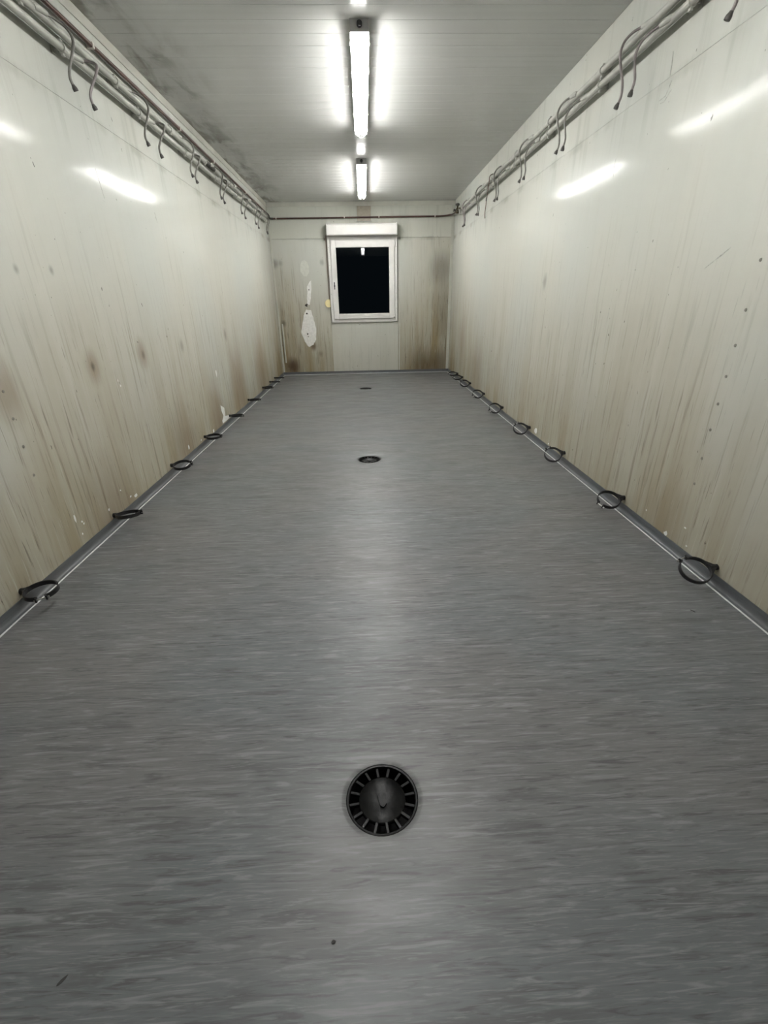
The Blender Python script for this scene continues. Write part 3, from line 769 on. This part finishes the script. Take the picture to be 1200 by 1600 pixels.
CR = [(1.51, 27, -8, .066, 70, -1), (2.23, 26, -6, .070, -25, 1), (3.04, 37, -8, .072, 75, 1), (3.78, 37, -6, .072, 75, 1), (4.61, 43, -3, .074, -30, 1), (5.39, 40, 0, .078, -30, 1), (6.15, 36, 0, .082, 60, 1), (6.68, 25, 0, .085, -20, 1), (7.05, 20, 0, .085, -20, 1)]
def clamp(s, y, tx, ty, z, gap, side_name, i):
    """gap: bearing of the opening from the room direction; tx tilts the ring about its wall stud"""
    cx = s * (HW - (.0295 if s > 0 else .021) - RR_)
    r = empty('ring_clamp', (cx, y, z), (math.radians(tx), math.radians(ty * s), 0))
    tag(r, 'black open ring clamp on the wall foot, %s ring from the window wall, %s side' % (ORD[8 - i], side_name), 'ring clamp', 'ring clamps along the foot of the walls')
    g = math.radians(gap) if s < 0 else math.pi - math.radians(gap)
    bd = link('band', CM['band'], r, rot=(0, 0, g))
    for sg in (-1, 1): link('ear', CM['ear'], bd, rot=(0, 0, sg * math.radians(14.5)))
    link('screw', CM['screw'], bd)
    link('wall_mount', MM[s], r, rot=(0, 0, math.pi if s < 0 else 0))
for i, (y, tx, ty, z, gap, _) in enumerate(CL): clamp(-1, y, tx, ty, z, -abs(gap) if i == 0 else gap, 'copper-pipe', i)
for i, (y, tx, ty, z, gap, _) in enumerate(CR): clamp(1, y, tx, ty, z, gap, 'valve', i)

# ------------------------------------------------------------------ floor drains
def drain_meshes():
    M = {}
    bm = bmesh.new(); add_lathe(bm, [(RD + .002, -.0085), (RD - .001, -.0042), (RD - .005, -.0046), (RD - .007, -.0075), (RD - .007, -.020), (RD + .002, -.020)], 48, closed=True); M['rim'] = mesh_of(bm, MAT['grate'], True, 'rim')
    ri, ro = .056, RD - .0065
    bm = bmesh.new(); add_lathe(bm, [(0, -.0170), (.02, -.0165), (.040, -.0140), (.050, -.0110), (.054, -.0095), (ri, -.0105), (ri, -.0200), (0, -.0215)], 48); M['center_plate'] = mesh_of(bm, MAT['grate'], True, 'center_plate')
    bm = bmesh.new(); add_box(bm, (ri - .001, -.0036, -.019), (ro + .001, .0036, -.0085), .0012); M['rib'] = mesh_of(bm, MAT['grate'], False, 'rib')
    bm = bmesh.new(); add_lathe(bm, [(RD + .001, -.0205), (RD - .006, -.10), (.03, -.13), (0, -.13)], 32); M['cup'] = mesh_of(bm, MAT['void'], True, 'cup')
    bm = bmesh.new()
    add_prism(bm, [(-.013, .016), (-.006, .017), (-.003, .005), (.003, .017), (.010, .015), (.010, -.008), (.003, -.017), (-.005, -.013)], lambda u, v, d: (u, v, -.0172 + d), .005)
    M['emblem'] = mesh_of(bm, MAT['grate'], False, 'raised_mark')
    return M
DM = drain_meshes()
for (cx, cy), lab in zip(DRAINS, ('round black slotted floor drain in the open floor, farthest from the window wall',
                                  'round black slotted floor drain, middle one of the floor row',
                                  'round black slotted floor drain closest to the window wall')):
    r = empty('floor_drain', (cx, cy, 0)); tag(r, lab, 'drain', 'floor drains in a row')
    link('rim', DM['rim'], r); link('cup', DM['cup'], r)
    pl = link('center_plate', DM['center_plate'], r)
    link('raised_mark', DM['emblem'], pl)
    for k in range(16): link('rib', DM['rib'], r, rot=(0, 0, 2 * math.pi * (k + .35) / 16))

# ------------------------------------------------------------------ specks of dirt lying on the floor
def fleck(x, y, ln, wd, a, label):
    bm = bmesh.new()
    pts = [(ln * math.cos(t) * random.uniform(.7, 1), wd * math.sin(t) * random.uniform(.7, 1)) for t in [math.pi / 4 * k for k in range(8)]]
    add_prism(bm, pts, lambda u, v, d: (u, v, d), .0012)
    o = obj('debris_fleck', bm, MAT['debris'], loc=(x, y, .0001), rot=(0, 0, a)); tag(o, label, 'debris')
fleck(-.584, .393, .010, .0028, .9, 'largest dark sliver of dirt lying on the open floor')
fleck(-.106, .423, .005, .004, .2, 'dark crumb of dirt on the floor close to the slotted drain')
fleck(1.20, 1.333, .010, .0025, 2.2, 'thin dark sliver of dirt beside the skirting on the valve side')
